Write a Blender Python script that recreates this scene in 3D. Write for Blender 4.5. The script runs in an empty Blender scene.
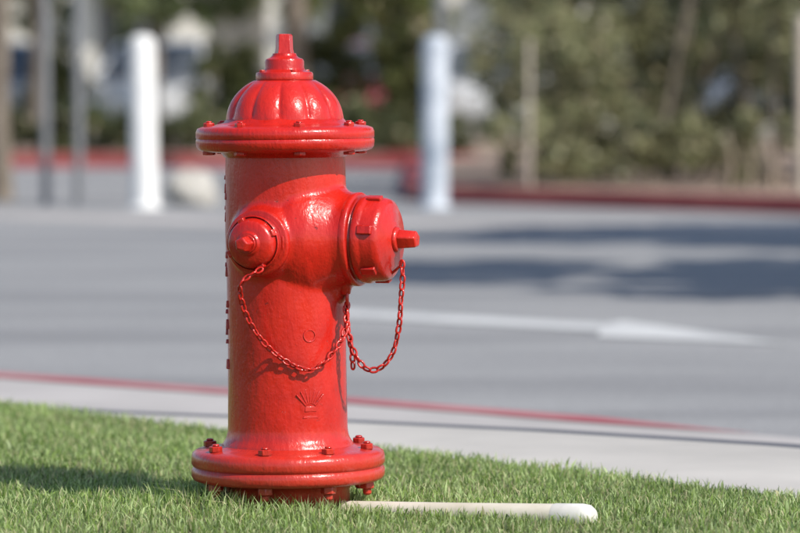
import bpy, math, random
import numpy as np
from mathutils import Matrix, Vector
random.seed(7); rng=np.random.default_rng(7)
scene=bpy.context.scene
R=math.radians

# ------------------------------------------------------------------ materials
def mat(name):
    m=bpy.data.materials.new(name); m.use_nodes=True
    nt=m.node_tree; b=nt.nodes['Principled BSDF']
    return m,nt,b
def N(nt,t,**kw):
    n=nt.nodes.new(t)
    for k,v in kw.items(): setattr(n,k,v)
    return n
def noise(nt,scale,detail=4,rough=.55,vec=None):
    n=N(nt,'ShaderNodeTexNoise'); n.inputs['Scale'].default_value=scale
    n.inputs['Detail'].default_value=detail; n.inputs['Roughness'].default_value=rough
    if vec: nt.links.new(vec,n.inputs['Vector'])
    return n
def ramp(nt,fac,stops):
    r=N(nt,'ShaderNodeValToRGB'); e=r.color_ramp.elements
    while len(e)<len(stops): e.new(.5)
    for el,(p,c) in zip(e,stops): el.position=p; el.color=(*c,1)
    nt.links.new(fac,r.inputs['Fac']); return r
def objvec(nt,scale=(1,1,1)):
    tc=N(nt,'ShaderNodeTexCoord'); mp=N(nt,'ShaderNodeMapping'); mp.inputs['Scale'].default_value=scale
    nt.links.new(tc.outputs['Object'],mp.inputs['Vector']); return mp.outputs['Vector']
def bump(nt,b,h,strength,dist,prev=None):
    n=N(nt,'ShaderNodeBump'); n.inputs['Strength'].default_value=strength; n.inputs['Distance'].default_value=dist
    nt.links.new(h,n.inputs['Height'])
    if prev: nt.links.new(prev.outputs[0],n.inputs['Normal'])
    nt.links.new(n.outputs[0],b.inputs['Normal']); return n
def simple(name,c1,c2,scale=3,rough=.7,bs=.2,bd=.01,metal=0,detail=6):
    m,nt,b=mat(name); v=objvec(nt); n=noise(nt,scale,detail,.6,v)
    r=ramp(nt,n.outputs['Fac'],[(.3,c1),(.7,c2)])
    nt.links.new(r.outputs[0],b.inputs['Base Color']); b.inputs['Roughness'].default_value=rough
    b.inputs['Metallic'].default_value=metal
    if bs: bump(nt,b,n.outputs['Fac'],bs,bd)
    return m
def attrmat(name,rough=.6,trans=.35,tint=(1,1,1)):
    m,nt,b=mat(name)
    a=N(nt,'ShaderNodeAttribute'); a.attribute_name='col'
    nt.links.new(a.outputs['Color'],b.inputs['Base Color']); b.inputs['Roughness'].default_value=rough
    t=N(nt,'ShaderNodeBsdfTranslucent'); nt.links.new(a.outputs['Color'],t.inputs['Color'])
    mx=N(nt,'ShaderNodeMixShader'); mx.inputs[0].default_value=trans
    nt.links.new(b.outputs[0],mx.inputs[1]); nt.links.new(t.outputs[0],mx.inputs[2])
    nt.links.new(mx.outputs[0],nt.nodes['Material Output'].inputs['Surface'])
    return m

def make_red():
    m,nt,b=mat('red_enamel_paint'); v=objvec(nt)
    n1=noise(nt,9,5,.6,v); n2=noise(nt,170,3,.5,v)
    vs=objvec(nt,(1,1,.35)); n3=noise(nt,26,5,.6,vs); n5=noise(nt,75,3,.6,vs)
    c=ramp(nt,n1.outputs['Fac'],[(.25,(.36,.007,.004)),(.5,(.55,.015,.008)),(.8,(.64,.026,.011))])
    chip=noise(nt,60,6,.75,v)
    cr=ramp(nt,chip.outputs['Fac'],[(.0,(0,0,0)),(.66,(0,0,0)),(.685,(1,1,1))])
    mx=N(nt,'ShaderNodeMixRGB'); mx.inputs[2].default_value=(.13,.013,.011,1)
    mm=N(nt,'ShaderNodeMath',operation='MULTIPLY'); mm.inputs[1].default_value=.75
    nt.links.new(cr.outputs[0],mm.inputs[0]); nt.links.new(mm.outputs[0],mx.inputs[0])
    nt.links.new(c.outputs[0],mx.inputs[1])
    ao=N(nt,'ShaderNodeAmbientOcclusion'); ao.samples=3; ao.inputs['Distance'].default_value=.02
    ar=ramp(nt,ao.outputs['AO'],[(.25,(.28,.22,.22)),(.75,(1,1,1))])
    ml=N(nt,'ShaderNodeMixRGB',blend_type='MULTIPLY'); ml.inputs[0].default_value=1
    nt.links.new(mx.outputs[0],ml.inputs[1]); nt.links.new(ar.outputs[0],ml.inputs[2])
    tc=N(nt,'ShaderNodeTexCoord'); sp=N(nt,'ShaderNodeSeparateXYZ'); nt.links.new(tc.outputs['Object'],sp.inputs[0])
    mr=N(nt,'ShaderNodeMapRange'); mr.inputs[1].default_value=.0; mr.inputs[2].default_value=.16; mr.inputs[3].default_value=.55; mr.inputs[4].default_value=0
    nt.links.new(sp.outputs['Z'],mr.inputs[0])
    m3=N(nt,'ShaderNodeMath',operation='MULTIPLY'); nt.links.new(mr.outputs[0],m3.inputs[0]); nt.links.new(chip.outputs['Fac'],m3.inputs[1])
    dm=N(nt,'ShaderNodeMixRGB'); dm.inputs[2].default_value=(.28,.14,.09,1); nt.links.new(m3.outputs[0],dm.inputs[0]); nt.links.new(ml.outputs[0],dm.inputs[1])
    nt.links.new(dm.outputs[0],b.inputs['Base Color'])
    rr=N(nt,'ShaderNodeMapRange'); rr.inputs[1].default_value=.3; rr.inputs[2].default_value=.7
    rr.inputs[3].default_value=.2; rr.inputs[4].default_value=.42
    nt.links.new(n3.outputs['Fac'],rr.inputs[0]); nt.links.new(rr.outputs[0],b.inputs['Roughness'])
    b.inputs['Coat Weight'].default_value=.35; b.inputs['Coat Roughness'].default_value=.1
    b.inputs['Specular IOR Level'].default_value=.42
    b1=bump(nt,b,n3.outputs['Fac'],.42,.008)
    b4=bump(nt,b,n5.outputs['Fac'],.26,.004,b1)
    b2=bump(nt,b,n2.outputs['Fac'],.28,.002,b4)
    b3=bump(nt,b,cr.outputs[0],.5,-.0010,b2)
    return m
RED=make_red()

def asphalt():
    m,nt,b=mat('asphalt'); v=objvec(nt)
    a=noise(nt,.35,5,.6,v); f=noise(nt,90,3,.7,v); vs=objvec(nt,(.25,1.6,1)); s=noise(nt,.8,4,.6,vs)
    c=ramp(nt,a.outputs['Fac'],[(.3,(.265,.264,.268)),(.7,(.335,.332,.332))])
    c2=ramp(nt,f.outputs['Fac'],[(.3,(.7,.7,.7)),(.7,(1.15,1.15,1.15))])
    c3=ramp(nt,s.outputs['Fac'],[(.35,(.82,.82,.83)),(.65,(1.1,1.1,1.1))])
    m1=N(nt,'ShaderNodeMixRGB',blend_type='MULTIPLY'); m1.inputs[0].default_value=1
    m2=N(nt,'ShaderNodeMixRGB',blend_type='MULTIPLY'); m2.inputs[0].default_value=1
    nt.links.new(c.outputs[0],m1.inputs[1]); nt.links.new(c2.outputs[0],m1.inputs[2])
    nt.links.new(m1.outputs[0],m2.inputs[1]); nt.links.new(c3.outputs[0],m2.inputs[2])
    nt.links.new(m2.outputs[0],b.inputs['Base Color']); b.inputs['Roughness'].default_value=.85
    bump(nt,b,f.outputs['Fac'],.5,.01); return m
ASPHALT=asphalt()
CONCRETE=simple('concrete',(.38,.36,.335),(.55,.52,.48),1.1,.9,.3,.004,0,12)
GUTTER=simple('gutter_concrete',(.34,.32,.31),(.48,.45,.435),1.0,.9,.3,.004,0,12)
KERBDARK=simple('dark_kerb_edge',(.07,.072,.085),(.14,.14,.155),5,.8)  # dark blue-grey tone for the kerb's top strip and face
REDLINE=simple('red_kerb_paint',(.38,.07,.085),(.46,.20,.20),3,.6,.2,.01,0,10)
REDKERB=simple('red_kerb_paint_far',(.26,.035,.04),(.38,.08,.075),3,.6)
WHITEMARK=simple('white_road_paint',(.45,.45,.45),(.64,.64,.63),4,.7,.2,.01,0,10)
SOIL=simple('soil',(.08,.085,.03),(.13,.14,.05),12,.95)
MULCH=simple('bark_mulch',(.22,.15,.115),(.36,.27,.21),9,.95,.6,.02)
FARGROUND=simple('ground_dry',(.16,.15,.12),(.22,.2,.16),.2,.95)
BARK=simple('bark',(.12,.095,.07),(.25,.21,.17),8,.9,.6,.02)
PALEWOOD=simple('pale_wood',(.36,.31,.26),(.50,.44,.37),7,.8)
DRYWOOD=simple('dry_wood',(.20,.155,.11),(.31,.25,.19),7,.8)
STEEL=simple('grey_steel',(.15,.155,.165),(.23,.235,.25),5,.5)
GRASS=attrmat('grass_blades',.5,.42)
LEAF=attrmat('leaf',.45,.38)

# ------------------------------------------------------------------ mesh builder
class MB:
    def __init__(s): s.v=[]; s.f=[]; s.mi=[]; s.cur=0
    def add(s,vs,fs,M=None):
        o=len(s.v)
        for p in vs:
            p=Vector(p)
            if M is not None: p=M@p
            s.v.append(p[:])
        for f in fs: s.f.append([i+o for i in f]); s.mi.append(s.cur)
    def lathe(s,prof,n=64,M=None,rf=None):
        vs=[];fs=[];idx=[]
        for k,(r,z) in enumerate(prof):
            if r<1e-6: idx.append([len(vs)]); vs.append((0,0,z))
            else:
                row=[]
                for i in range(n):
                    a=2*math.pi*i/n; q=r*(rf(a,k,z) if rf else 1)
                    row.append(len(vs)); vs.append((q*math.cos(a),q*math.sin(a),z))
                idx.append(row)
        for a,b in zip(idx,idx[1:]):
            if len(a)==1 and len(b)==1: continue
            for i in range(n):
                j=(i+1)%n
                if len(a)==1: fs.append([a[0],b[i],b[j]])
                elif len(b)==1: fs.append([a[i],b[0],a[j]])
                else: fs.append([a[i],b[i],b[j],a[j]])
        s.add(vs,fs,M)
    def box(s,x0,x1,y0,y1,z0,z1,M=None,taper=1):
        cx,cy=(x0+x1)/2,(y0+y1)/2; T=lambda x,c:c+(x-c)*taper
        vs=[(x0,y0,z0),(x1,y0,z0),(x1,y1,z0),(x0,y1,z0),(T(x0,cx),T(y0,cy),z1),(T(x1,cx),T(y0,cy),z1),(T(x1,cx),T(y1,cy),z1),(T(x0,cx),T(y1,cy),z1)]
        s.add(vs,[[0,3,2,1],[4,5,6,7],[0,1,5,4],[1,2,6,5],[2,3,7,6],[3,0,4,7]],M)
    def tube(s,pts,rad,n=8,closed=False):
        pts=[Vector(p) for p in pts]; m=len(pts); vs=[];fs=[]
        if not hasattr(rad,'__len__'): rad=[rad]*m
        up=None
        for i,p in enumerate(pts):
            if closed: t=(pts[(i+1)%m]-pts[i-1]).normalized()
            else: t=(pts[min(i+1,m-1)]-pts[max(i-1,0)]).normalized()
            if up is None:
                up=Vector((0,0,1)) if abs(t.z)<.9 else Vector((1,0,0))
            a=t.cross(up).normalized(); b=a.cross(t).normalized(); up=b
            for k in range(n):
                an=2*math.pi*k/n; vs.append(tuple(p+(a*math.cos(an)+b*math.sin(an))*rad[i]))
        for i in range(m if closed else m-1):
            j=(i+1)%m
            for k in range(n):
                l=(k+1)%n; fs.append([i*n+k,j*n+k,j*n+l,i*n+l])
        if not closed:
            fs.append(list(range(n))[::-1]); fs.append([(m-1)*n+k for k in range(n)])
        s.add(vs,fs)
    def obj(s,name,mats,parent=None,smooth=True,ang=35,loc=(0,0,0),rotz=0):
        me=bpy.data.meshes.new(name); me.from_pydata(s.v,[],s.f); 
        if not isinstance(mats,(list,tuple)): mats=[mats]
        for m in mats: me.materials.append(m)
        me.polygons.foreach_set('material_index',s.mi)
        me.update()
        import bmesh
        bm=bmesh.new(); bm.from_mesh(me); bmesh.ops.recalc_face_normals(bm,faces=bm.faces); bm.to_mesh(me); bm.free()
        if smooth:
            me.shade_smooth(); me.set_sharp_from_angle(angle=R(ang))
        o=bpy.data.objects.new(name,me); scene.collection.objects.link(o)
        o.location=loc; o.rotation_euler[2]=rotz
        if parent: o.parent=parent
        return o
def empty(name,loc=(0,0,0),rot=(0,0,0)):
    e=bpy.data.objects.new(name,None); scene.collection.objects.link(e); e.location=loc; e.rotation_euler=rot
    e.empty_display_size=.2; return e
def npmesh(name,V,F4=None,F3=None,col=None,mt=None,parent=None,smooth=False):
    me=bpy.data.meshes.new(name); me.vertices.add(len(V)); me.vertices.foreach_set('co',V.astype(np.float32).ravel())
    n4=0 if F4 is None else len(F4); n3=0 if F3 is None else len(F3)
    loops=np.concatenate([F4.ravel() if n4 else np.zeros(0,int),F3.ravel() if n3 else np.zeros(0,int)]).astype(np.int32)
    starts=np.concatenate([np.arange(n4)*4,n4*4+np.arange(n3)*3]).astype(np.int32)
    me.loops.add(len(loops)); me.loops.foreach_set('vertex_index',loops)
    me.polygons.add(n4+n3); me.polygons.foreach_set('loop_start',starts)
    if col is not None:
        a=me.color_attributes.new('col','FLOAT_COLOR','POINT')
        c=np.ones((len(V),4),np.float32); c[:,:3]=col; a.data.foreach_set('color',c.ravel())
    if mt: me.materials.append(mt)
    me.update(calc_edges=True)
    if smooth: me.shade_smooth()
    o=bpy.data.objects.new(name,me); scene.collection.objects.link(o)
    if parent: o.parent=parent
    return o

# ------------------------------------------------------------------ ground, lawn, pavement, road
ZR=-.13
def sheet(name,pts,z,mt):
    b=MB(); b.add([(x,y,z) for x,y in pts],[list(range(len(pts)))]); return b.obj(name,mt,smooth=False)
def offset(pl,w):
    out=[]
    for i,p in enumerate(pl):
        a=Vector(pl[max(i-1,0)]); c=Vector(pl[min(i+1,len(pl)-1)]); t=(c-a).normalized(); n=Vector((-t.y,t.x))
        out.append((p[0]+n.x*w,p[1]+n.y*w))
    return out
def ribbon(name,pl,w0,w1,z,mt,tail=None):
    A=offset(pl,w0); B=offset(pl,w1); b=MB()
    for i in range(len(pl)-1):
        b.add([(*A[i],z),(*A[i+1],z),(*B[i+1],z),(*B[i],z)],[[0,1,2,3]])
    if tail: b.add([(*A[-1],z),(*tail,z),(*B[-1],z)],[[0,1,2]])
    return b.obj(name,mt,smooth=False)
sheet('ground',[(-600,-100),(600,-100),(600,900),(-600,900)],ZR-.008,FARGROUND)
sheet('road',[(-60,-40),(60,-40),(60,46),(-60,46)],ZR,ASPHALT)
GE=[(-14,13.9),(-8,8.5),(-3,4.20),(-.718,2.12),(.15,1.06),(.942,.12),(3,-2.1),(8,-8),(14,-16)]
KE=[(-14,14.4),(-8,8.95),(-3,4.45),(-1.6,3.1),(-.9,2.55),(-.397,2.27),(.11,2.05),(.574,1.80),(1.09,1.45),(3,-.2),(8,-5.5),(14,-13)]
RL=[(-14,16.2),(-5,8.3),(-1.02,4.7),(.064,3.77),(.933,2.94),(1.216,2.66),(3,.9),(8,-4.4),(14,-11.7)]
lx=np.array([p[0] for p in GE]); ly=np.array([p[1] for p in GE])
sheet('lawn_soil',GE+[(14,-30),(-14,-30)],0.0,SOIL)
b=MB(); b.cur=0
n=len(KE); KI=offset(KE,-.15)
top=[(x,y,-.018) for x,y in KI]
b.add(top+[(14,-30,-.018),(-14,-30,-.018)],[list(range(n+2))[::-1]])
b.cur=1
for i in range(n-1):
    b.add([(*KI[i],-.018),(*KI[i+1],-.018),(*KE[i+1],-.026),(*KE[i],-.026)],[[0,1,2,3]])
    b.add([(*KE[i],-.026),(*KE[i+1],-.026),(*KE[i+1],ZR-.02),(*KE[i],ZR-.02)],[[0,1,2,3]])
b.obj('pavement',[CONCRETE,KERBDARK],smooth=False)
bb=MB(); m=60
xs=np.linspace(-14,14,m)
ka=np.interp(xs,[p[0] for p in KE],[p[1] for p in KE]); ra=np.interp(xs,[p[0] for p in RL],[p[1] for p in RL])
for i in range(m-1):
    bb.add([(xs[i],ka[i]-.05,ZR+.004),(xs[i+1],ka[i+1]-.05,ZR+.004),(xs[i+1],ra[i+1],ZR+.004),(xs[i],ra[i],ZR+.004)],[[0,1,2,3]])
bb.obj('gutter',GUTTER,smooth=False)
ribbon('red_road_line',[(-14,16.2),(-5,8.3),(-1.02,4.7),(.064,3.77),(.70,3.17)],-.065,.065,ZR+.008,REDLINE,(1.12,2.75))
sheet('road_arrow_marking',[(-.2,8.30),(-.19,7.80),(.93,6.82),(.905,6.52),(1.557,6.12),(1.05,7.38),(.97,7.20)],ZR+.004,WHITEMARK)
VG=[(-14,24.5),(-6,20.6),(-2.49,18.8),(-1.5,17.8),(-.83,17.2),(.6,17.3),(2,17.2),(6,14),(14,8)]
ribbon('valley_gutter',VG,-.45,.55,ZR+.004,GUTTER)

# ------------------------------------------------------------------ grass
def blades(n,x0,x1,y0,y1,hm,wm):
    x=rng.uniform(x0,x1,n); y=rng.uniform(y0,y1,n)
    e=np.interp(x,lx,ly)+rng.normal(0,.02,n)
    k=(y<e)&(x*x+y*y>.118**2)
    A=np.array([.10,-.065]);B=np.array([.545,-.295]); d=B-A;L=np.hypot(*d);d/=L
    t=(x-A[0])*d[0]+(y-A[1])*d[1]; s=-(x-A[0])*d[1]+(y-A[1])*d[0]
    k&=~((t>-.02)&(t<L+.01)&(abs(s)<.021))
    x,y=x[k],y[k]; n=len(x); rr=np.hypot(x,y)
    patch=.5+.5*np.sin(x*5.1+1.3*np.sin(y*4.3))*np.sin(y*6.2+1.7*np.sin(x*3.7))
    p2=.5+.5*np.sin(x*17+2*np.sin(y*13))*np.sin(y*19+2*np.sin(x*11))
    h=hm*rng.uniform(.4,1.2,n)*(.75+.3*patch+.15*p2)
    # unmown collar where the mower cannot reach round the hydrant, thicker on the left
    col_=np.exp(-((rr-.17)/.09)**2)*np.clip(.45-x*3.2,0,1); h*=1+1.2*col_
    h=np.where((rr<.178),np.minimum(h,.040),h)
    w=wm*rng.uniform(.6,1.3,n); a=rng.uniform(0,2*np.pi,n); la=rng.uniform(0,2*np.pi,n)
    ln=h*np.abs(rng.normal(.6,.5,n)).clip(0,1.6)
    px,py=np.cos(a)*w/2,np.sin(a)*w/2; lx_,ly_=np.cos(la)*ln,np.sin(la)*ln
    V=np.zeros((n,5,3))
    V[:,0]=np.c_[x-px,y-py,np.zeros(n)-.002]; V[:,1]=np.c_[x+px,y+py,np.zeros(n)-.002]
    V[:,2]=np.c_[x-px*.8+lx_*.35,y-py*.8+ly_*.35,h*.6]; V[:,3]=np.c_[x+px*.8+lx_*.35,y+py*.8+ly_*.35,h*.6]
    V[:,4]=np.c_[x+lx_,y+ly_,h*np.where(ln>h*.8,.72,1)]
    base=np.array([.27,.39,.09]); dry=np.array([.58,.55,.31]); dark=np.array([.14,.24,.05]); lite=np.array([.46,.58,.25])
    u=rng.uniform(0,1,n)[:,None]; dp=.08+.13*p2[:,None]
    c=np.where(u<dp,dry,np.where(u<.32,dark,np.where(u<.70,lite,base)))*rng.uniform(.75,1.2,(n,1))*(.9+.25*patch[:,None])
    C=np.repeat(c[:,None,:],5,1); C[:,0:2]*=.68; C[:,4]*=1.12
    o=np.arange(n)[:,None]*5
    return V.reshape(-1,3),o+np.array([[0,1,3,2]]),o+np.array([[2,3,4]]),C.reshape(-1,3)
P=[blades(400000,-2.0,2.2,-1.2,3.2,.0215,.0023),blades(80000,-9,8,-7,8.5,.025,.006)]
off=0;Vs=[];F4=[];F3=[];Cs=[]
for V,a,c3,C in P: Vs.append(V);F4.append(a+off);F3.append(c3+off);Cs.append(C);off+=len(V)
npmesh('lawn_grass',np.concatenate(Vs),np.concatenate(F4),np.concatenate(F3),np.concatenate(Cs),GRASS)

# ------------------------------------------------------------------ fire hydrant
H=empty('fire_hydrant',(0,0,0),(0,R(-.45),R(0)))
phi=R(-21)
def axisM(ang,z,dx=0):
    return Matrix.Translation((0,0,z))@Matrix.Rotation(ang,4,'Z')@Matrix.Rotation(R(90),4,'Y')@Matrix.Translation((0,0,dx))
MP=axisM(phi,.49,.009); MH1=axisM(phi-R(90),.488); MH2=axisM(phi+R(90),.488)
b=MB()
b.lathe([(0,.08),(.124,.08),(.122,.112),(.113,.125),(.110,.14),(.1085,.3),(.1095,.42),(.1115,.5),(.1105,.6),(.109,.660),(0,.660)],96)
b.lathe([(0,0),(.12,.01),(.123,.045),(.114,.072),(.099,.094),(.087,.113),(.083,.14),(0,.14)],64,MP)
b.lathe([(0,0),(.078,.05),(.076,.09),(.068,.11),(.058,.125),(.055,.14),(0,.14)],48,MH1)
b.lathe([(0,0),(.078,.05),(.076,.09),(.068,.11),(.058,.125),(.055,.14),(0,.14)],48,MH2)
Ms=Matrix.Translation((math.cos(phi)*.082,math.sin(phi)*.082,.430))
b.lathe([(0,-.07),(.02,-.066),(.036,-.05),(.046,-.025),(.05,0),(.046,.03),(.0,.07)],32,Ms)
o=b.obj('barrel',RED,H)
md=o.modifiers.new('r','REMESH'); md.mode='VOXEL'; md.voxel_size=.0034; md.use_smooth_shade=True
md=o.modifiers.new('s','SMOOTH'); md.factor=.5; md.iterations=14
b=MB()
def onbarrel(a,z,r=.1095): return Matrix.Translation((0,0,z))@Matrix.Rotation(a,4,'Z')@Matrix.Translation((r,0,0))
for i,z in enumerate([.603,.583,.569,.548,.531,.462,.444,.431,.372,.358,.335,.321,.303,.262]):
    M=onbarrel(R(181+(i*37%11)),z,.1102)
    w=.004+.004*((i*7)%4)/3; hh=.004+.005*((i*5)%3)/2
    b.box(-.003,.0022+.0012*((i*3)%3),-w,w,-hh,hh,M,.7)
ac=R(-90+24)
for k in range(7):
    t=R(-42+14*k)
    M=onbarrel(ac,.182,.107)@Matrix.Rotation(t,4,'X')
    b.box(-.002,.0032,-.0024,.0024,.012,.040,M,.6)
b.box(-.002,.0034,-.012,.012,-.006,.004,onbarrel(ac,.186,.107),.8)
b.box(-.002,.0030,-.016,.016,-.018,-.013,onbarrel(ac,.186,.107),.8)
o=b.obj('cast_relief',RED,H); md=o.modifiers.new('b','BEVEL'); md.width=.0012; md.segments=2
b=MB(); b.tube([onbarrel(R(-66),.318,.1077)@Vector((0,.011*math.cos(t),.011*math.sin(t))) for t in np.linspace(0,2*math.pi,24,endpoint=False)],.0022,6,True)
b.obj('cast_ring',RED,H)
b=MB()
b.lathe([(.100,.118),(.116,.114),(.128,.109),(.150,.1065),(.168,.104),(.1755,.099),(.1775,.092),(.178,.080),(.1755,.0755),(.1735,.0735),(.1755,.0715),(.178,.067),(.1775,.056),(.174,.050),(.166,.047),(.13,.0455),(.118,.042),(.113,.03),(.112,-.08)],128)
o=b.obj('base_flange',RED,H,ang=60)
b=MB()
def bolt(b,x,y,z,r,h,stud=.006,n=6,rot=0,flip=1):
    M=Matrix.Translation((x,y,z))@Matrix.Rotation(rot,4,'Z')@Matrix.Scale(flip,4,(0,0,1))
    b.lathe([(0,0),(r,0),(r,h*.85),(r*.88,h),(0,h)],n,M)
    if stud: b.lathe([(0,h),(r*.55,h),(r*.55,h+stud*.7),(r*.35,h+stud),(0,h+stud)],12,M)
for i in range(8):
    a=R(22.5+8+45*i); x,y=.150*math.cos(a),.150*math.sin(a)
    bolt(b,x,y,.1055,.0125,.011,.004,6,a+i*.4)
    bolt(b,x,y,.0475,.0145,.014,.012,6,a+i*.7,-1)
o=b.obj('base_bolts',RED,H); md=o.modifiers.new('b','BEVEL'); md.width=.0014; md.segments=2; md.limit_method='ANGLE'; md.angle_limit=R(40)
dz=.006
b=MB()
b.lathe([(r,z+dz) for r,z in [(.100,.632),(.112,.634),(.118,.642),(.150,.6445),(.1585,.6475),(.1625,.653),(.1635,.660),(.1635,.6655),(.1620,.6675),(.1635,.6695),(.1635,.680),(.1605,.6865),(.152,.690),(.130,.693),(.113,.697),(.107,.704),(.100,.706)]],128)
b.obj('bonnet_flange',RED,H,ang=60)
b=MB()
for i in range(8):
    a=R(12+45*i); x,y=.141*math.cos(a),.141*math.sin(a)
    bolt(b,x,y,.689+dz,.0105,.0085,.003,6,a)
    bolt(b,x,y,.6455+dz,.012,.007,.0,6,a,-1)
o=b.obj('bonnet_bolts',RED,H); md=o.modifiers.new('b','BEVEL'); md.width=.0012; md.segments=2; md.limit_method='ANGLE'; md.angle_limit=R(40)
prof=[]
for k in range(25):
    t=k/24; ang=t*R(62)
    prof.append((.1085*math.cos(ang)**.88,.704+.086*math.sin(ang)))
nf=12
def rf(a,k,z):
    t=k/24; d=.080*min(1,t*7)*min(1,(1-t)*4)
    l=abs(math.sin(nf*a/2+.4))**.5
    return 1-d*(1-l)
b=MB(); b.lathe(prof+[(.0,.781)],240,None,lambda a,k,z: rf(a,min(k,24),z))
b.obj('bonnet_dome',RED,H,ang=60)
b=MB()
b.lathe([(.040,.776),(.050,.778),(.0525,.781),(.0525,.791),(.0505,.7945),(.043,.796),(.0375,.799),(.036,.803),(.036,.814),(.034,.8185),(.026,.8215),(.0225,.825),(.0215,.829),(0,.829)],64)
b.lathe([(0,.826),(.0195,.827),(.0185,.832),(.0172,.836),(.0162,.861),(.014,.864),(0,.865)],5,Matrix.Rotation(R(20),4,'Z'))
for i in range(4):
    a=R(25+90*i); bolt(b,.044*math.cos(a),.044*math.sin(a),.794,.006,.005,0,6,a)
o=b.obj('operating_nut',RED,H,ang=40); md=o.modifiers.new('b','BEVEL'); md.width=.0016; md.segments=3; md.limit_method='ANGLE'; md.angle_limit=R(35)
b=MB()
b.lathe([(.070,.122),(.0835,.124),(.0855,.128),(.0855,.137),(.083,.140),(.076,.141),(.074,.143),(.074,.147)],96,MP)
b.lathe([(.070,.145),(.0785,.1465),(.0800,.150),(.0800,.159),(.0775,.162),(.0765,.166),(.0755,.186),(.0725,.194),(.064,.199),(.052,.2005),(.049,.203),(.034,.204),(.030,.207),(0,.208)],96,MP)
for i in range(6):
    M=MP@Matrix.Rotation(R(60*i+15),4,'Z')
    b.box(.070,.0815,-.0085,.0085,.160,.188,M)
b.lathe([(0,.200),(.0235,.205),(.0235,.211),(.020,.214),(0,.215)],32,MP)
b.lathe([(0,.21),(.0190,.212),(.0185,.222),(.0165,.246),(.0135,.249),(0,.249)],5,MP@Matrix.Rotation(R(40),4,'Z'))
o=b.obj('pumper_cap',RED,H,ang=40); md=o.modifiers.new('b','BEVEL'); md.width=.0024; md.segments=3; md.limit_method='ANGLE'; md.angle_limit=R(40)
def hosecap(name,M0,rot):
    b=MB()
    b.lathe([(.048,.120),(.0585,.122),(.061,.126),(.061,.134),(.0585,.1375),(.050,.139),(.046,.142)],64,M0)
    b.lathe([(.036,.138),(.0465,.1405),(.0475,.144),(.0475,.150),(.0455,.153),(.0445,.160),(.0425,.168),(.038,.1725),(.028,.175),(.022,.176),(.020,.180),(0,.181)],64,M0)
    for i in range(4):
        b.box(.038,.0485,-.0065,.0065,.150,.167,M0@Matrix.Rotation(R(90*i+rot),4,'Z'))
    b.lathe([(0,.176),(.0170,.180),(.0170,.184),(0,.185)],24,M0)
    b.lathe([(0,.182),(.0155,.183),(.0150,.190),(.0138,.206),(.011,.209),(0,.209)],5,M0@Matrix.Rotation(R(rot),4,'Z'))
    o=b.obj(name,RED,H,ang=40); md=o.modifiers.new('b','BEVEL'); md.width=.0018; md.segments=3; md.limit_method='ANGLE'; md.angle_limit=R(40)
hosecap('hose_cap_front',MH1,25); hosecap('hose_cap_rear',MH2,10)
def catmull(P,n=40):
    P=[Vector(p) for p in P]; Q=[P[0]*2-P[1]]+P+[P[-1]*2-P[-2]]; out=[]
    for i in range(1,len(Q)-2):
        for k in range(n):
            t=k/n; a,b_,c,d=Q[i-1],Q[i],Q[i+1],Q[i+2]
            out.append(.5*((2*b_)+(-a+c)*t+(2*a-5*b_+4*c-d)*t*t+(-a+3*b_-3*c+d)*t**3))
    out.append(P[-1]); return out
def chain(name,P,pitch=.0132,L=.0188,W=.0130,wr=.0021):
    pts=catmull(P); seg=[0]
    for a,c in zip(pts,pts[1:]): seg.append(seg[-1]+(c-a).length)
    def at(s):
        import bisect
        i=min(max(bisect.bisect(seg,s)-1,0),len(pts)-2); f=(s-seg[i])/max(seg[i+1]-seg[i],1e-9); return pts[i].lerp(pts[i+1],f)
    b=MB(); k=0; s=pitch/2
    while s<seg[-1]:
        c=at(s); t=(at(min(s+.004,seg[-1]))-at(max(s-.004,0))).normalized()
        u=t.cross(Vector((.2,1,.1))).normalized(); w=t.cross(u)
        an=(R(90) if k%2 else 0)+R(35)+random.uniform(-.4,.4)
        q=u*math.cos(an)+w*math.sin(an)
        ring=[]
        for j in range(14):
            th=2*math.pi*j/14; ring.append(c+t*(L/2-wr)*math.copysign(abs(math.cos(th))**.8,math.cos(th))+q*(W/2-wr)*math.sin(th))
        b.tube(ring,wr,7,True); s+=pitch; k+=1
    return b.obj(name,RED,H,ang=80)
E=Vector((.112,-.058,.372))
chain('chain_hose',[(-.038,-.168,.444),(-.072,-.172,.422),(-.078,-.160,.396),(-.064,-.136,.348),(-.034,-.122,.303),(.006,-.117,.270),(.046,-.115,.258),(.080,-.104,.280),(.106,-.082,.320),tuple(E)])
chain('chain_pumper',[(.212,-.086,.452),(.213,-.09,.42),(.210,-.09,.385),(.206,-.088,.335),(.194,-.086,.285),(.170,-.084,.257),(.143,-.083,.258),(.122,-.078,.292),(.112,-.068,.335),tuple(E+Vector((-.003,0,0)))])
chain('chain_tail',[tuple(E),(.112,-.066,.33),(.120,-.07,.285),(.122,-.072,.250)])
b=MB()
b.tube([E+Vector((0,.011*math.cos(t)*.5,.011+.013*math.sin(t))) for t in np.linspace(0,2*math.pi,20,endpoint=False)],.0032,8,True)
b.lathe([(0,-.03),(.010,-.026),(.013,-.012),(.018,.0),(.02,.03),(0,.035)],20,Matrix.Translation(E+Vector((-.004,.002,.045))))
ringH=[MH1@Vector((.0485*math.cos(t),.0485*math.sin(t),.1535)) for t in np.linspace(0,2*math.pi,40,endpoint=False)]
b.tube(ringH,.002,6,True)
b.tube([(MH1@Vector((.0485,0,.1535))),Vector((-.046,-.155,.438)),Vector((-.040,-.166,.445))],.002,6)
b.tube([MP@Vector((.062,.0,.198)),Vector((.210,-.086,.443)),Vector((.213,-.087,.453))],.0025,6)
b.obj('chain_eye',RED,H,ang=60)

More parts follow.
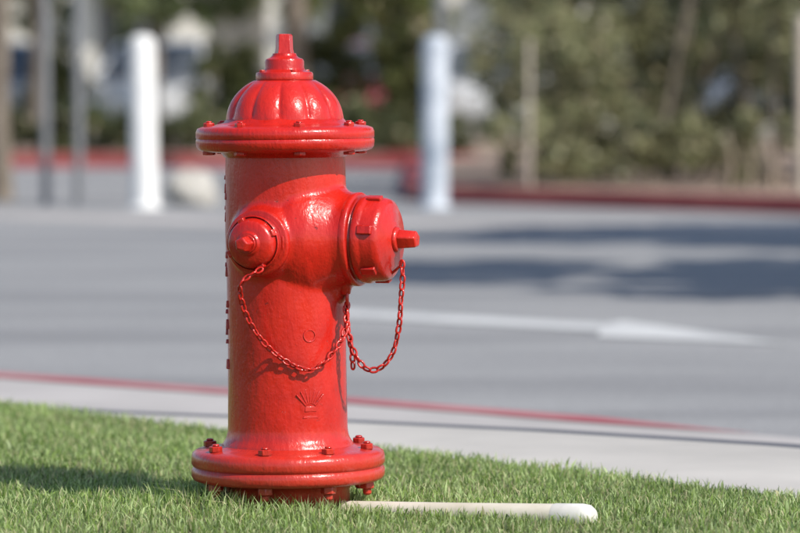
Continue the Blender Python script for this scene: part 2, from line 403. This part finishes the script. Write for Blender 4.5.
# ------------------------------------------------------------------ pipe lying in the grass
CREAM=simple('aged_cream_plastic',(.56,.51,.40),(.72,.67,.56),14,.6,.3,.003)
CAPW=simple('white_plastic',(.60,.58,.52),(.75,.73,.68),20,.5,.2,.002)
A=Vector((.10,-.065,-.004)); B=Vector((.545,-.295,.010)); d=(B-A)
M=Matrix.Translation(A)@d.to_track_quat('Z','Y').to_matrix().to_4x4(); L=d.length
b=MB(); b.lathe([(0,0),(.019,0),(.021,L*.5),(.0235,L-.07)],28,M)
b.cur=1; b.lathe([(.0235,L-.075),(.0243,L-.071),(.0248,L-.02),(.0225,L-.006),(.016,L+.002),(0,L+.004)],28,M)
b.obj('plastic_pipe',[CREAM,CAPW])

# ------------------------------------------------------------------ foliage helpers
def leafmesh(name,Pc,size,col,parent=None,flat=.0):
    n=len(Pc); a=rng.normal(size=(n,3)); a/=np.linalg.norm(a,axis=1)[:,None]
    c=rng.normal(size=(n,3)); u=np.cross(a,c); u/=np.linalg.norm(u,axis=1)[:,None]; w=np.cross(a,u)
    s=(size*rng.uniform(.6,1.3,n))[:,None]
    V=np.stack([Pc-u*s*.5,Pc+w*s*.26+a*s*.05,Pc+u*s*.5,Pc-w*s*.26+a*s*.05],1).reshape(-1,3)
    F=np.arange(n*4).reshape(n,4)
    return npmesh(name,V,F,None,np.repeat(col,4,0),LEAF,parent)
def clumps(cs,n,fill=.55):
    cs=np.array(cs,float); vol=cs[:,3]*cs[:,4]*cs[:,5]; pr=vol**.8; pr/=pr.sum()
    nsub=max(20,n//90)
    which=rng.choice(len(cs),nsub,p=pr); d=rng.normal(size=(nsub,3)); d/=np.linalg.norm(d,axis=1)[:,None]
    r=(rng.uniform(fill**3,1,nsub)**(1/3))[:,None]
    sub=cs[which,:3]+d*r*cs[which,3:]; rad=cs[which,3:].mean(1)*.2
    w=rng.integers(0,nsub,n); p=sub[w]+rng.normal(size=(n,3))*rad[w][:,None]*.6
    br=rng.uniform(.6,1.45,nsub)[w]
    return p,br
def foliage(name,cs,n,size,c1,c2,parent=None,dry=.05,fill=.55,zmin=None):
    p,br=clumps(cs,n,fill)
    if zmin is not None: k=p[:,2]>zmin; p,br=p[k],br[k]
    n=len(p); u=rng.uniform(0,1,(n,1)); col=(np.array(c1)*(1-u)+np.array(c2)*u)*br[:,None]
    k=rng.uniform(0,1,n)<dry; col[k]=np.array([.42,.36,.22])*rng.uniform(.7,1.2,(k.sum(),1))
    return leafmesh(name,p,size,col,parent)
def tree(name,x,y,h,trunk_r,cr,n=9000,size=.10,c1=(.09,.12,.045),c2=(.22,.27,.10),z0=ZR,lean=(0,0),low=.55,flat=.6):
    e=empty(name,(x,y,z0)); b=MB(); top=Vector((lean[0],lean[1],h*.62))
    trunk=[(0,0,-.1),(lean[0]*.15,lean[1]*.1,h*.12),(lean[0]*.4+.04,lean[1]*.4,h*.32),(lean[0]*.8,lean[1]*.8,h*.5),tuple(top)]
    b.tube(trunk,[trunk_r*1.35,trunk_r,trunk_r*.85,trunk_r*.7,trunk_r*.45],12)
    cs=[(top.x,top.y,h*.78,cr*.55,cr*.55,cr*flat*.6)]
    nb=7
    for i in range(nb):
        a=2*math.pi*i/nb+random.uniform(-.3,.3); rr=cr*random.uniform(.5,.8); zz=h*random.uniform(low+.08,.9)
        end=Vector((top.x+rr*math.cos(a),top.y+rr*math.sin(a),zz)); st=Vector(trunk[3]).lerp(top,random.random())
        midp=st.lerp(end,.5)+Vector((0,0,.12*h*random.random()))
        b.tube([st,midp,end],[trunk_r*.4,trunk_r*.25,trunk_r*.08],7)
        q=cr*random.uniform(.28,.42); cs.append((end.x,end.y,end.z,q,q,q*flat))
    b.obj(name+'_wood',BARK,e)
    foliage(name+'_crown',cs,n,size,c1,c2,e,.03,.4)
    return e

# ------------------------------------------------------------------ far side: planted island on the right
IS=[(.30,30),(.22,23),(.34,21.75),(.62,21.25),(1.4,20.45),(2.9,18.8),(6,15.9),(12,11),(30,11),(30,44),(.3,44)]
def island(name,poly,h,top,edge,w=.15):
    b=MB(); n=len(poly); c=Vector((sum(p[0] for p in poly)/n,sum(p[1] for p in poly)/n))
    inn=[]
    for p in poly:
        dv=(c-Vector(p)).normalized()*w*1.3; inn.append((p[0]+dv.x,p[1]+dv.y))
    b.cur=1
    for i in range(n):
        j=(i+1)%n
        b.add([(*poly[i],ZR-.02),(*poly[j],ZR-.02),(*poly[j],ZR+h),(*poly[i],ZR+h)],[[0,1,2,3]])
        b.add([(*poly[i],ZR+h),(*poly[j],ZR+h),(*inn[j],ZR+h),(*inn[i],ZR+h)],[[0,1,2,3]])
    b.cur=0; b.add([(*p,ZR+h-.01) for p in inn],[list(range(n))])
    return b.obj(name,[top,edge],smooth=False)
island('planting_bed',IS,.12,MULCH,REDKERB)
island('planting_bed',[(-30,33.2),(-12,33.1),(1.0,32.8),(.25,33.4),(.22,44),(-30,44)],.14,MULCH,REDKERB)
island('traffic_island',[(4.2,7.0),(5.5,5.5),(9.5,5.2),(10.3,7),(9.5,13.2),(6.5,14),(4.7,12)],.14,MULCH,CONCRETE)

rows=[]
for i in range(56):
    x=1.05+5.6*rng.random(); y=22.3+2.8*rng.random()+max(0,(1.6-x))*.8; z=.15+rng.random()*2.1
    r=rng.uniform(.32,.62); rows.append((x,y,z,r,r,r*.8))
for x in np.arange(1.25,7,.36): rows.append((x,21.7+.4*rng.random(),.28,.36,.34,.30))
foliage('olive_shrub',rows,90000,.075,(.13,.145,.07),(.34,.335,.185),None,.13,.35,zmin=0.0)
b=MB()
for i in range(16):
    x=1.3+5*rng.random(); y=22.4+1.6*rng.random()
    b.tube([(x,y,-.05),(x+.1*rng.normal(),y,.6),(x+.25*rng.normal(),y+.2*rng.normal(),1.5)],[.03,.022,.01],6)
b.obj('shrub_stems',BARK)
rows=[(x,28+1.5*rng.random(),.6+1.8*rng.random(),.9,.7,.8) for x in np.linspace(2.0,9,16)]
foliage('hedge',rows,26000,.12,(.07,.085,.04),(.15,.17,.08),None,.02,.2,zmin=0)
def post(name,x,y,z0,z1,r,mt,n=14,lean=0,cap=True):
    b=MB(); h=z1-z0
    b.lathe([(r,0),(r,h-r*.5),(r*.85,h-r*.15),(0,h)],n,Matrix.Translation((0,0,0))@Matrix.Rotation(lean,4,'Y'))
    return b.obj(name,mt,loc=(x,y,z0))
post('wooden_post',3.05,20.1,-.02,1.24,.040,PALEWOOD)
post('wooden_stake',1.15,21.0,-.02,1.08,.017,PALEWOOD)
b=MB()
for x,h in ((2.60,.40),(2.74,.30),(2.90,.36)):
    b.tube([(x,20.8,-.02),(x+.02,20.8,h*.5),(x-.02,20.85,h)],[.026,.020,.010],7)
b.obj('cut_stalks',DRYWOOD)

# ------------------------------------------------------------------ bollards, posts, rock
BOLW=simple('white_bollard_paint',(.70,.70,.70),(.82,.82,.81),5,.55,.1,.003)
BOLG=simple('mottled_bollard_paint',(.26,.31,.38),(.68,.72,.78),3.5,.6,.1,.003)  # blue-grey to near-white mottling for the second bollard
def bollard(x,y,mt,lean=0):
    b=MB()
    b.lathe([(.125,-.02),(.125,.012),(.10,.02),(.096,.04),(.095,1.15),(.091,1.185),(.076,1.212),(.045,1.228),(0,1.232)],36,Matrix.Rotation(lean,4,'Y'))
    return b.obj('bollard',mt,loc=(x,y,ZR))
bollard(-1.61,20.2,BOLW,R(-.9)); bollard(.45,20.2,BOLG,R(.3))
post('metal_post',-2.38,20.9,ZR,2.9,.033,STEEL); post('metal_post',-2.14,20.9,ZR,2.9,.033,STEEL)
import bmesh
bm=bmesh.new(); bmesh.ops.create_icosphere(bm,subdivisions=4,radius=1)
from mathutils import noise as mn
for v in bm.verts:
    k=1+.28*mn.noise(v.co*1.4)+.12*mn.noise(v.co*4); v.co=Vector((v.co.x*.19*k,v.co.y*.15*k,v.co.z*.16*k))
me=bpy.data.meshes.new('boulder'); bm.to_mesh(me); bm.free(); me.materials.append(simple('pale_rock',(.36,.34,.31),(.52,.5,.46),6,.9,.4,.01))
me.shade_smooth(); o=bpy.data.objects.new('boulder',me); scene.collection.objects.link(o); o.location=(-1.30,20.8,ZR+.1)

# ------------------------------------------------------------------ left background
rows=[(x,34.6+.3*rng.random(),.25,.5,.45,.30) for x in np.arange(-13,.9,.38)]
foliage('low_hedge',rows,26000,.10,(.065,.085,.035),(.17,.19,.085),None,.04,.3,zmin=-.02)
tree('street_tree',-2.80,21.8,5.2,.075,1.9,7000,.10,lean=(-.1,0))
tree('street_tree',-4.1,38.5,5.0,.12,2.2,12000,.13,low=.25)
tree('street_tree',-1.05,37.5,5.2,.16,2.0,12000,.13,low=.26)
tree('street_tree',.35,39,5.5,.12,2.2,12000,.13,c1=(.12,.16,.05),c2=(.36,.38,.15),low=.22)
tree('street_tree',-3.3,47,4.6,.13,2.2,11000,.15,c1=(.08,.10,.05),c2=(.2,.24,.10),low=.16)
for x,y,r in ((-.75,38.4,.6),(.15,38.3,.45),(-1.95,39.0,.34),(-3.95,39.5,.5)):
    foliage('shrub',[(x,y,.5,r,r*.9,.75),(x+.2,y,.9,r*.7,r*.7,.5)],4000,.10,(.07,.09,.035),(.22,.24,.09),None,.04,.3,zmin=-.05)
post('utility_pole',.60,30.5,ZR,6.5,.06,STEEL)
# parked cars
GLASS,nt,bs=mat('car_glass'); nn=noise(nt,2)
gr=ramp(nt,nn.outputs['Fac'],[(.3,(.06,.07,.08)),(.7,(.10,.11,.125))]); nt.links.new(gr.outputs[0],bs.inputs['Base Color']); bs.inputs['Roughness'].default_value=.06
TYRE=simple('tyre',(.02,.02,.02),(.035,.035,.035),10,.8); RIM=simple('rim',(.4,.4,.42),(.55,.55,.56),5,.3,0,0,.8)
def paint(name,c):
    m,nt,b=mat(name); n=noise(nt,3); r=ramp(nt,n.outputs['Fac'],[(.3,tuple(k*.92 for k in c)),(.7,c)])
    nt.links.new(r.outputs[0],b.inputs['Base Color']); b.inputs['Roughness'].default_value=.3; b.inputs['Coat Weight'].default_value=1; b.inputs['Coat Roughness'].default_value=.04; return m
def car(name,x,y,rot,c):
    e=empty(name,(x,y,ZR),(0,0,rot)); P=paint(name+'_paint',c)
    prof=[(-2.2,.38),(-2.25,.62),(-2.18,.86),(-1.7,.95),(-1.0,.98),(.9,.96),(1.7,.86),(2.15,.72),(2.25,.5),(2.2,.3),(1.75,.25),(1.72,.45),(1.55,.62),(1.3,.66),(1.05,.6),(.92,.42),(.9,.22),(-.95,.22),(-.97,.42),(-1.12,.6),(-1.35,.66),(-1.6,.6),(-1.74,.42),(-1.76,.3)]
    b=MB(); n=len(prof); secs=[(-.86,.93),(-.80,1.0),(.80,1.0),(.86,.93)]; vs=[];fs=[]
    for yy,s in secs:
        for px,pz in prof: vs.append((px*(.985 if s<1 else 1),yy,.22+(pz-.22)*(s if pz>.5 else 1)))
    for k in range(3):
        for i in range(n): j=(i+1)%n; fs.append([k*n+i,k*n+j,(k+1)*n+j,(k+1)*n+i])
    fs.append(list(range(n))); fs.append([3*n+i for i in range(n)][::-1]); b.add(vs,fs)
    b.add([(-1.05,-.60,1.43),(.25,-.60,1.43),(.25,.60,1.43),(-1.05,.60,1.43),(-.9,-.5,1.48),(.1,-.5,1.48),(.1,.5,1.48),(-.9,.5,1.48)],[[4,5,6,7],[0,1,5,4],[1,2,6,5],[2,3,7,6],[3,0,4,7],[0,3,2,1]])
    for s in (-1,1):
        for (a,c_) in (((-1.85,.78),(-1.03,.6)),((-.35,.80),(-.35,.61)),((1.05,.79),(.24,.6))):
            b.tube([(a[0],s*a[1],.96),(c_[0],s*c_[1],1.43)],.035,6)
    b.obj('body',P,e)
    b=MB(); b.add([(-1.8,-.76,.95),(1.0,-.76,.95),(1.0,.76,.95),(-1.8,.76,.95),(-1.03,-.585,1.428),(.23,-.585,1.428),(.23,.585,1.428),(-1.03,.585,1.428)],[[0,1,5,4],[1,2,6,5],[2,3,7,6],[3,0,4,7],[4,5,6,7]])
    b.obj('windows',GLASS,e,smooth=False)
    b=MB()
    for wx in (-1.35,1.32):
        for s in (-1,1):
            M=Matrix.Translation((wx,s*.76,.32))@Matrix.Rotation(R(90),4,'X')
            b.cur=0; b.lathe([(.2,-.1),(.30,-.1),(.32,-.07),(.32,.07),(.30,.1),(.2,.1)],24,M)
            b.cur=1; b.lathe([(0,-.08),(.2,-.085),(.2,.085),(0,.08)],10,M)
    b.obj('wheels',[TYRE,RIM],e)
    b=MB()
    for s in (-1,1):
        b.box(2.12,2.24,s*.62-.15,s*.62+.15,.6,.7); b.box(-2.27,-2.15,s*.66-.12,s*.66+.12,.66,.8)
    b.obj('lamps',RIM,e)
car('parked_car',-.75,50,R(96),(.34,.04,.05)); car('parked_car',1.55,51,R(90),(.62,.63,.64))
car('parked_car',-3.2,50,R(84),(.66,.67,.69)); car('parked_car',-5.9,50.5,R(92),(.4,.41,.43)); car('parked_car',4.4,51,R(90),(.1,.12,.16))
WALL=simple('cream_stucco',(.58,.55,.49),(.68,.65,.59),1.5,.9,.2,.005)
TRIM=simple('grey_trim',(.4,.41,.43),(.5,.51,.53),2,.7)
Bd=empty('stucco_building',(0,66,ZR)); b=MB()
op=[(-14.5,-11.5),(-10,-7.4),(-5.6,-4.2),(-1.2,.4),(1.9,3.2),(5.0,7.5),(9,12)]
xs=[-20]+[v for p in op for v in p]+[20]
for i in range(0,len(xs),2): b.box(xs[i],xs[i+1],0,.4,0,7)
for a,c in op: b.box(a,c,.002,.398,2.7,7); b.box(a,c,.002,.398,0,.45 if (a+8)%2>1 else .05)
b.box(-20,20,.4,12,6.9,7); b.box(-20,-19.6,.4,12,0,6.9); b.box(19.6,20,.4,12,0,6.9); b.box(-20,20,12,12.3,0,7)
b.obj('walls',WALL,Bd,smooth=False)
b=MB()
for a,c in op: b.box(a,c,.22,.26,.05,2.7)
b.obj('windows',GLASS,Bd,smooth=False)
b=MB(); b.box(-20.2,20.2,-.25,-.003,6.8,7.2)
for a,c in op:
    b.box(a-.1,c+.1,-.9,-.004,2.85,3.0)
    for t in np.linspace(a,c,3): b.box(t-.05,t+.05,.1,.2,.05,2.7)
b.obj('trim',TRIM,Bd,smooth=False)
b=MB(); b.box(-.45,.45,-.45,.45,0,.25); b.box(-.36,.36,-.36,.36,.25,2.1); b.box(-.5,.5,-.5,.5,2.1,2.25); b.box(-.42,.42,-.42,.42,2.25,2.6,None,.5)
o=b.obj('stone_pillar',simple('pale_stone',(.6,.55,.47),(.74,.69,.6),3,.9),smooth=False,loc=(-1.85,41.5,ZR))
rows=[(x,92+6*rng.random(),2.5+2.5*rng.random(),3.2,3,3.0) for x in np.arange(-60,60,3.2)]
foliage('distant_trees',rows,26000,.55,(.07,.09,.045),(.17,.2,.09),None,.02,.3,zmin=-.1)
tree('shade_tree',5.8,7.9,5.2,.16,2.1,30000,.16,flat=.30,low=.72)
tree('shade_tree',6.4,12.2,5.4,.16,2.3,30000,.16,flat=.35,low=.72)

# ------------------------------------------------------------------ light
el,az=R(43),R(50)
S=Vector((math.sin(az)*math.cos(el),-math.cos(az)*math.cos(el),math.sin(el)))
sl=bpy.data.lights.new('sun','SUN'); sl.energy=5.0; sl.angle=R(.5); sl.color=(1,.95,.87)
so=bpy.data.objects.new('sun',sl); scene.collection.objects.link(so); so.rotation_euler=S.to_track_quat('Z','Y').to_euler(); so.location=S*30
w=bpy.data.worlds.new('World'); scene.world=w; w.use_nodes=True; nt=w.node_tree
sky=nt.nodes.new('ShaderNodeTexSky'); sky.sky_type='NISHITA'; sky.sun_disc=False; sky.sun_elevation=el; sky.sun_rotation=R(180)-az
nt.links.new(sky.outputs[0],nt.nodes['Background'].inputs['Color']); nt.nodes['Background'].inputs['Strength'].default_value=.145

# ------------------------------------------------------------------ camera
c=bpy.data.cameras.new('camera'); co=bpy.data.objects.new('camera',c); scene.collection.objects.link(co); scene.camera=co
co.location=(.205,-7,.78); co.rotation_euler=(R(90-2.79),0,0)
c.lens=172; c.sensor_width=36; c.clip_end=2000; c.clip_start=.1
c.dof.use_dof=True; c.dof.focus_distance=6.92; c.dof.aperture_fstop=3.7; c.dof.aperture_blades=0
scene.view_settings.view_transform='Standard'; scene.view_settings.look='None'; scene.view_settings.exposure=0
